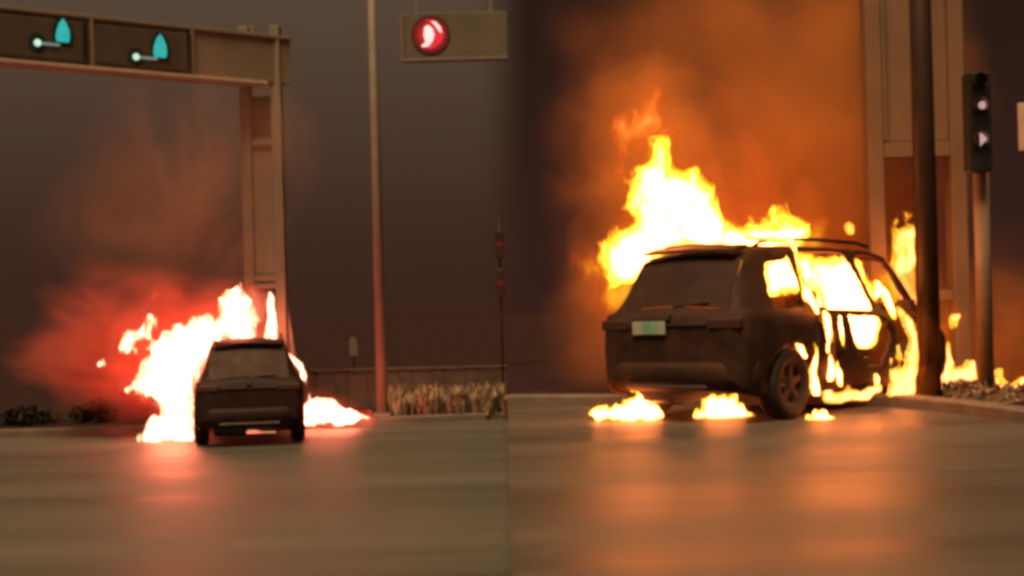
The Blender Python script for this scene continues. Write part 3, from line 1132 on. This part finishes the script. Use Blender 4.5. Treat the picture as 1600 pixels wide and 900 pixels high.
# plate material: white edges shading to green, printed flat
m, n, out = mat('green_plate')
b = n.nodes.new('ShaderNodeBsdfPrincipled')
t = n.nodes.new('ShaderNodeTexCoord')
s_ = n.nodes.new('ShaderNodeSeparateXYZ')
n.links.new(t.outputs['Generated'], s_.inputs[0])
nz = noise_node(n, 14.0, 1.0, 0.5)
ad = n.nodes.new('ShaderNodeMath')
ad.operation = 'MULTIPLY_ADD'
ad.inputs[1].default_value = 0.5
n.links.new(nz.outputs['Fac'], ad.inputs[0])
n.links.new(s_.outputs['Y'], ad.inputs[2])
r = ramp_node(n, ad.outputs[0], [(0.30, (0.42, 0.44, 0.35)), (0.48, (0.20, 0.42, 0.29)), (0.60, (0.30, 0.46, 0.33)), (0.72, (0.17, 0.38, 0.26)), (0.85, (0.24, 0.42, 0.30)), (1.0, (0.42, 0.43, 0.35))])
n.links.new(r.outputs[0], b.inputs['Base Color'])
b.inputs['Roughness'].default_value = 0.35
n.links.new(b.outputs[0], out.inputs[0])
M['plate'] = m

# right SUV: placed by its near rear wheel
ya = math.radians(42)
fwd = Vector((math.sin(ya), math.cos(ya), 0))
lft = Vector((-math.cos(ya), math.sin(ya), 0))
RW, RH, RL = 1.90, 1.80, 4.62
wc = G(1226, 655, 0.0)
org = wc - fwd * 0.82 + lft * (RW / 2 - 0.13)
doorholes = [[(1.98, 1.04), (2.74, 1.01), (2.88, 0.78), (2.64, 0.46), (2.32, 0.52), (2.06, 0.78)],
             [(2.93, 1.01), (3.56, 0.97), (3.52, 0.84), (3.30, 0.80), (3.12, 0.44), (2.96, 0.50)],
             [(1.42, 1.02), (1.58, 1.03), (1.66, 0.70), (1.60, 0.46), (1.48, 0.72)],
             [(1.72, 0.98), (1.84, 1.0), (1.88, 0.74), (1.80, 0.66)]]
suv('burning dark SUV with burnt-out windows and a pale green number plate', (org.x, org.y, 0.004), PI / 2 - ya, RW, RH, RL, M['burnt'], doorholes, 'car', True, (0.22, 0.945), 0.02)

# left SUV: seen square from behind
la = math.radians(-9.7)
lf = Vector((math.sin(la), math.cos(la), 0))
LW, LH = 1.78, 1.68
lc_ = G(391, 692, ZL)
lo = lc_ - lf * 0.75
suv('smaller dark burning car seen straight from behind, flames on its left', (lo.x, lo.y, ZL + 0.004), PI / 2 - la, LW, LH, 4.5, M['darkpaint'], [], 'car', False)


# ------------------------------------------------------------------ flames
def vnoise(x, y, seed):
    def h(i, j):
        return (math.sin(i * 127.1 + j * 311.7 + seed * 74.7) * 43758.5453) % 1.0
    i, j = math.floor(x), math.floor(y)
    fx, fy = x - i, y - j
    fx, fy = fx * fx * (3 - 2 * fx), fy * fy * (3 - 2 * fy)
    return (h(i, j) * (1 - fx) + h(i + 1, j) * fx) * (1 - fy) + (h(i, j + 1) * (1 - fx) + h(i + 1, j + 1) * fx) * fy


def inflate(poly_px, depth, step, tmax, k=0.55, seed=1, rough=0.06, cool=0.0, heat_d=0.12, grow=0.0, linear=False):
    """Turn a flame outline into a lumpy closed body of its real size and thickness; returns bmesh + heat list + base point."""
    pts = [P(x, y, depth) for x, y in poly_px]
    q = np.array([(p.x, p.z) for p in pts])
    # tongues along the outline
    out = []
    nq = len(q)
    area = 0.5 * sum(q[i][0] * q[(i + 1) % nq][1] - q[(i + 1) % nq][0] * q[i][1] for i in range(nq))
    sgn = 1.0 if area > 0 else -1.0
    for i in range(nq):
        a, b_ = q[i], q[(i + 1) % nq]
        ln = np.hypot(*(b_ - a))
        m_ = max(1, int(ln / (step * 0.8)))
        nrm = np.array([(b_ - a)[1], -(b_ - a)[0]]) / (ln + 1e-9) * sgn
        for j in range(m_):
            p_ = a + (b_ - a) * j / m_
            f_ = (vnoise(p_[0] * 5.5, p_[1] * 2.6, seed) - 0.42) * 1.5 + (vnoise(p_[0] * 14, p_[1] * 7, seed + 3) - 0.5) * 1.0
            out.append(p_ + nrm * (rough * f_ + grow))
    poly = np.array(out)
    x0, z0 = poly.min(0) - step
    x1, z1 = poly.max(0) + step
    nx, nz_ = int((x1 - x0) / step) + 2, int((z1 - z0) / step) + 2
    gx = x0 + step * np.arange(nx)
    gz_ = z0 + step * np.arange(nz_)
    X, Z = np.meshgrid(gx, gz_, indexing='ij')
    ins = np.zeros(X.shape, bool)
    dist = np.full(X.shape, 1e9)
    n_ = len(poly)
    for i in range(n_):
        (ax_, az_), (bx_, bz_) = poly[i], poly[(i + 1) % n_]
        cond = (az_ > Z) != (bz_ > Z)
        xc_ = (bx_ - ax_) * (Z - az_) / (bz_ - az_ + 1e-12) + ax_
        ins ^= cond & (X < xc_)
        dx, dz = bx_ - ax_, bz_ - az_
        t_ = np.clip(((X - ax_) * dx + (Z - az_) * dz) / (dx * dx + dz * dz + 1e-12), 0, 1)
        dist = np.minimum(dist, np.hypot(X - ax_ - t_ * dx, Z - az_ - t_ * dz))
    bm = B()
    cx = float(poly[:, 0].mean())
    zb = float(z0 + step)
    vf, vb, heat = {}, {}, []
    hgt = float(z1 - z0)

    def mk(i, j):
        if (i, j) in vf:
            return
        x, z, d = float(X[i, j]), float(Z[i, j]), float(dist[i, j]) if ins[i, j] else 0.0
        t_ = min(tmax, k * math.sqrt(d * 0.35 + 0.0005)) * (0.7 + 0.6 * vnoise(x * 3, z * 2.2, seed + 9))
        if linear:
            t_ = min(tmax, k * d)
        mid = (vnoise(x * 1.6, z * 1.2, seed + 5) - 0.5) * tmax * 0.9
        h = min(1.0, d / heat_d) * (1 - cool * max(0.0, (z - zb) / hgt) ** 1.3)
        vf[i, j] = bm.verts.new((x - cx, mid - t_, z - zb))
        vb[i, j] = bm.verts.new((x - cx, mid + t_, z - zb))
        heat.append(h)
        heat.append(h)

    for i in range(nx - 1):
        for j in range(nz_ - 1):
            cs = [(i, j), (i + 1, j), (i + 1, j + 1), (i, j + 1)]
            if all(ins[c] for c in cs):
                for c in cs:
                    mk(*c)
                bm.faces.new([vf[c] for c in cs])
                bm.faces.new([vb[c] for c in reversed(cs)])
    be_ = [e_ for e_ in bm.edges if e_.is_boundary]
    idx = {}
    inv = {v: kk for kk, v in vf.items()}
    for e_ in be_:
        a, b_ = e_.verts
        if a in inv and b_ in inv:
            try:
                bm.faces.new((a, b_, vb[inv[b_]], vb[inv[a]]))
            except ValueError:
                pass
    bm.verts.ensure_lookup_table()
    side_v = [v for kk, v in vf.items() if dist[kk] < step * 1.1] + [v for kk, v in vb.items() if dist[kk] < step * 1.1]
    for _ in range(2):
        bmesh.ops.smooth_vert(bm, verts=side_v, factor=0.5, use_axis_x=True, use_axis_y=False, use_axis_z=True)
    return bm, heat, Vector((cx, depth, zb))


def flame(poly, depth, label, m='fire_r', step=0.05, tmax=0.22, seed=1, rough=0.08, cool=0.0, heat_d=0.12, halo=None, group=None, halo_grow=0.14, outer=None, outer_grow=0.16, body_grow=0.0):
    bm, heat, base = inflate(poly, depth, step, tmax, 0.55, seed, rough, cool, heat_d, body_grow)
    o = link('flame', bm, M[m], None, True)
    o.location = base
    at = o.data.attributes.new('core_amount', 'FLOAT', 'POINT')
    at.data.foreach_set('value', np.array(heat, dtype=np.float32))
    tag(o, label, 'flame', group)
    if outer:
        bm, h2, b2 = inflate(poly, depth + 0.15, step * 1.3, tmax, 0.55, seed + 33, rough * 2.0, cool * 0.6, 0.38, outer_grow)
        oo = link('outer_flame', bm, M[outer], o, True)
        oo.location = b2 - base
        a2 = oo.data.attributes.new('core_amount', 'FLOAT', 'POINT')
        a2.data.foreach_set('value', np.array(h2, dtype=np.float32))
    if halo:
        bm, _h, b2 = inflate(poly, depth, step * 1.6, 1.2, 0.5, seed + 20, rough * 0.8, 0, 0.1, halo_grow * 1.8, True)
        hobj = link('flame_halo', bm, M[halo], o, True)
        hobj.location = b2 - base
    return o


GR, GL = 'flames on and around the SUV', 'flames around the smaller car'
# --- right
flame([(950, 462), (947, 405), (962, 368), (984, 346), (982, 305), (992, 278), (1008, 252), (1018, 228), (1036, 210), (1050, 218), (1060, 240), (1082, 262), (1092, 288), (1112, 306), (1128, 328), (1160, 340),
       (1185, 332), (1200, 345), (1222, 326), (1240, 340), (1252, 362), (1230, 410), (1120, 420), (1010, 410), (985, 435), (966, 466)], 17.35,
      'tall white and yellow flame rising over the SUV roof', 'fire_r', 0.05, 0.32, 2, 0.20, 0.58, 0.26, 'halo_r', GR, 0.26, 'outer_r', 0.20, 0.03)
flame([(940, 250), (950, 190), (975, 160), (1000, 140), (1025, 120), (1045, 122), (1055, 150), (1050, 180), (1070, 205), (1062, 240), (1040, 225), (1015, 235), (995, 262), (975, 280), (955, 300), (948, 280)], 17.45,
      'thin dull red flame licking up above the tall yellow flame', 'wisp', 0.06, 0.26, 5, 0.20, 0.2, 0.35, 'halo_r', GR, 0.22)
flame([(1180, 470), (1182, 398), (1205, 388), (1250, 386), (1300, 392), (1352, 398), (1372, 440), (1382, 500), (1372, 548), (1330, 556), (1298, 540), (1262, 478), (1240, 470)], 16.95,
      'white blaze inside the SUV cabin seen through its side windows', 'fire_r_cabin', 0.06, 0.26, 8, 0.05, 0.30, 0.18, None, GR)
flame([(916, 648), (924, 640), (940, 638), (946, 632), (954, 637), (964, 628), (972, 633), (980, 618), (986, 624), (991, 598), (997, 590), (1000, 612), (1007, 606), (1012, 626), (1022, 630), (1030, 642), (1038, 650), (1012, 654), (1000, 651), (975, 655), (950, 651), (934, 654)], 15.9,
      'low white flame on the road left of the SUV\'s rear wheels', 'fire_r_fine', 0.022, 0.10, 11, 0.04, 0.30, 0.06, 'halo_r', GR, 0.10, 'outer_r', 0.05, 0.02)
flame([(1084, 652), (1090, 636), (1096, 640), (1100, 616), (1106, 622), (1114, 606), (1120, 618), (1132, 612), (1138, 620), (1148, 610), (1154, 630), (1160, 626), (1168, 642), (1184, 650), (1160, 655), (1140, 651), (1110, 656)], 16.1,
      'small white flame on the road under the SUV', 'fire_r_fine', 0.022, 0.10, 13, 0.04, 0.25, 0.06, 'halo_r', GR, 0.08, 'outer_r', 0.05, 0.02)
flame([(1256, 656), (1262, 646), (1268, 648), (1274, 634), (1280, 643), (1290, 638), (1296, 647), (1310, 654), (1296, 658), (1280, 656), (1268, 660)], 15.35,
      'tiny white flame by the near rear tyre of the SUV', 'fire_r_fine', 0.016, 0.06, 15, 0.02, 0.2, 0.04, None, GR)
flame([(1284, 628), (1286, 604), (1298, 592), (1304, 612), (1318, 600), (1326, 588), (1330, 606), (1346, 612), (1362, 600), (1374, 590), (1378, 612), (1360, 628), (1320, 630)], 16.15,
      'row of short flames on the road along the SUV sill', 'fire_r_soft', 0.025, 0.08, 17, 0.05, 0.3, 0.045, None, GR)
flame([(1384, 622), (1394, 596), (1388, 570), (1380, 548), (1390, 552), (1400, 574), (1398, 540), (1404, 536), (1412, 572), (1416, 530), (1408, 500), (1398, 478), (1410, 486), (1424, 500), (1432, 520), (1434, 580), (1433, 620), (1410, 624)], 16.95,
      'ragged flame at the SUV\'s front wheel, left of the dark pole', 'fire_r_soft', 0.022, 0.10, 19, 0.06, 0.25, 0.05, 'halo_r', GR, 0.10, 'outer_r', 0.09)
flame([(1362, 470), (1368, 436), (1376, 440), (1388, 456), (1398, 476), (1404, 500), (1398, 508), (1388, 488), (1376, 462)], 16.9,
      'bright curved flame on the SUV\'s front pillar', 'fire_r', 0.018, 0.06, 21, 0.02, 0.1, 0.04, None, GR)
flame([(1366, 470), (1362, 420), (1378, 402), (1400, 410), (1424, 404), (1450, 420), (1462, 470), (1470, 560), (1466, 610), (1420, 612), (1390, 560), (1376, 510)], 18.75,  # added emitter standing in for the fire-lit smoke beyond the car
      'orange smoke glow, added as a flame, behind the gutted front of the SUV', 'outer_r', 0.05, 0.25, 35, 0.10, 0.3, 0.20, 'halo_r', GR, 0.16)
flame([(1440, 612), (1470, 560), (1478, 500), (1490, 486), (1508, 480), (1500, 500), (1486, 520), (1484, 552), (1492, 576), (1506, 566), (1522, 560), (1532, 580), (1526, 600), (1500, 616), (1470, 618)], 18.6,
      'curling yellow flame between the dark pole and the traffic light', 'fire_r_soft', 0.035, 0.14, 23, 0.08, 0.35, 0.06, 'halo_r', GR, 0.10, 'outer_r', 0.12)
flame([(1552, 606), (1556, 580), (1564, 572), (1568, 590), (1580, 596), (1598, 588), (1620, 596), (1618, 606), (1580, 610)], 18.2,
      'low flame on the verge right of the traffic light', 'fire_r_soft', 0.03, 0.10, 27, 0.05, 0.3, 0.05, 'halo_r', GR, 0.08, 'outer_r', 0.10)
flame([(1322, 372), (1318, 350), (1328, 338), (1338, 352), (1336, 372)], 19.6, 'small detached yellow flame above the SUV windscreen', 'fire_r_soft', 0.03, 0.10, 29, 0.04, 0.5, 0.06, None, GR)
flame([(1392, 470), (1388, 420), (1392, 372), (1400, 332), (1408, 356), (1418, 326), (1426, 350), (1432, 342), (1436, 380), (1434, 430), (1430, 480), (1410, 490)], 19.4, 'yellow flame in the opening of the right gantry column', 'fire_r_soft', 0.03, 0.10, 31, 0.08, 0.45, 0.10, None, GR)
streaks = [([(1240, 528), (1244, 512), (1252, 520), (1254, 544), (1260, 560), (1250, 556)], 15.62, 'thin flame streak above the near rear tyre'),
           ([(1252, 470), (1246, 430), (1240, 396), (1232, 378), (1244, 380), (1250, 410), (1258, 440), (1272, 462), (1284, 492), (1276, 496), (1262, 474)], 15.75, 'long flame streak running down behind the rear side window'),
           ([(1270, 620), (1264, 580), (1270, 552), (1262, 520), (1270, 512), (1280, 545), (1276, 580), (1282, 618)], 15.68, 'flame streak running down to the road behind the rear tyre'),
           ([(1288, 580), (1282, 540), (1288, 510), (1284, 484), (1294, 492), (1300, 520), (1296, 550), (1304, 584), (1296, 596)], 15.95, 'flickering flame streak on the torn rear door'),
           ([(1306, 600), (1300, 572), (1308, 560), (1316, 584), (1314, 606)], 16.05, 'short flame low on the torn rear door'),
           ([(1366, 608), (1364, 586), (1370, 572), (1376, 590), (1374, 608)], 16.6, 'short upright flame at the SUV sill by the front wheel')]
for k, (pl_, dd, lab) in enumerate(streaks):
    flame(pl_, dd, lab, 'fire_r_fine', 0.014, 0.04, 40 + k, 0.03, 0.1, 0.032, None, GR)
flame([(1180, 380), (1160, 372), (1190, 366), (1215, 366), (1240, 368), (1250, 384), (1240, 392), (1225, 382), (1200, 384)], 15.55,
      'small flame curling over the rear edge of the SUV roof', 'fire_r_soft', 0.02, 0.06, 71, 0.03, 0.1, 0.04, None, GR)
# --- left
flame([(212, 694), (228, 668), (246, 644), (252, 628), (226, 622), (200, 612), (204, 598), (220, 586), (226, 562), (238, 548), (228, 530), (204, 545), (200, 532), (216, 512), (232, 488), (248, 490), (252, 508), (240, 530), (258, 530),
       (282, 512), (308, 504), (334, 492), (352, 474), (366, 464), (392, 468), (398, 500), (392, 530), (340, 540), (318, 566), (308, 600), (306, 694)], 25.6,
      'large cream white flame pouring from the left side of the smaller car', 'fire_l', 0.055, 0.30, 51, 0.15, 0.12, 0.27, 'halo_l', GL, 0.26, 'outer_l', 0.34, 0.11)
flame([(150, 574), (154, 562), (160, 556), (166, 566), (168, 578), (158, 576)], 25.8, 'small detached pink flame left of the large cream flame', 'fire_l', 0.03, 0.06, 53, 0.03, 0.2, 0.10, None, GL)
flame([(408, 540), (414, 500), (416, 470), (420, 452), (428, 458), (432, 490), (434, 540)], 29.2, 'narrow white flame seen through the slotted gantry column', 'fire_l', 0.035, 0.10, 55, 0.03, 0.1, 0.06, None, GL)
flame([(432, 534), (440, 524), (452, 546), (464, 560), (474, 572), (482, 590), (486, 612), (490, 640), (482, 640), (478, 610), (470, 586), (456, 568), (444, 550)], 26.4, 'thin pink flame along the right edge of the smaller car', 'fire_l', 0.03, 0.10, 57, 0.04, 0.2, 0.07, 'halo_l', GL, 0.06)
flame([(474, 664), (478, 636), (490, 622), (504, 616), (520, 622), (536, 630), (556, 642), (580, 652), (578, 660), (540, 664)], 27.4, 'low white flame on the ground right of the smaller car', 'fire_l', 0.04, 0.22, 59, 0.08, 0.15, 0.10, 'halo_l', GL, 0.12, 'outer_l', 0.12)
flame([(338, 690), (352, 680), (390, 674), (430, 674), (448, 682), (450, 691), (400, 692)], 26.9, 'faint pink flame and road glow beneath the smaller car', 'fire_under', 0.03, 0.14, 61, 0.02, 0.0, 0.06, None, GL, 0.1, None, 0.1, 0.03)  # emission also paints the firelight reflected off the road


# ------------------------------------------------------------------ smoke
def smoke(px, py, d, rx, ry, rz, m, label, tilt=0.0):
    bm = B()
    bmesh.ops.create_icosphere(bm, subdivisions=3, radius=1.0)
    o = link('smoke', bm, m, None, True)
    o.location = P(px, py, d)
    o.scale = (rx, ry, rz)
    o.rotation_euler = (0, math.radians(tilt), 0)
    return tag(o, label, 'smoke', kind='stuff')


smoke(1205, 310, 20.8, 4.1, 1.7, 4.3, smoke_mat('smoke_right', (0.95, 0.36, 0.11), 4.4, 1.7, 0.34, 0.66, (1, 1, 1), (0.2, 0.05, 0.02)), 'orange lit smoke rising behind the burning SUV', -20)
smoke(1170, 290, 18.9, 1.9, 1.0, 1.7, smoke_mat('smoke_near_flame', (0.95, 0.36, 0.11), 1.3, 2.2, 0.40, 0.66), 'glowing orange smoke close above the SUV roof', -20)
smoke(1545, 545, 20.2, 1.5, 1.1, 1.5, smoke_mat('smoke_low_right', (0.95, 0.36, 0.11), 3.0, 1.5), 'orange lit smoke low behind the traffic light')
smoke(225, 545, 26.6, 2.8, 1.2, 1.8, smoke_mat('smoke_red', (0.97, 0.25, 0.20), 4.6, 1.9, 0.36, 0.64), 'red lit smoke billowing left of the smaller car', 8)
smoke(280, 300, 28.4, 3.2, 1.6, 3.9, smoke_mat('smoke_brown', (0.66, 0.36, 0.27), 1.0, 1.7, 0.42, 0.64), 'brown smoke drifting up beneath the gantry beam', 10)
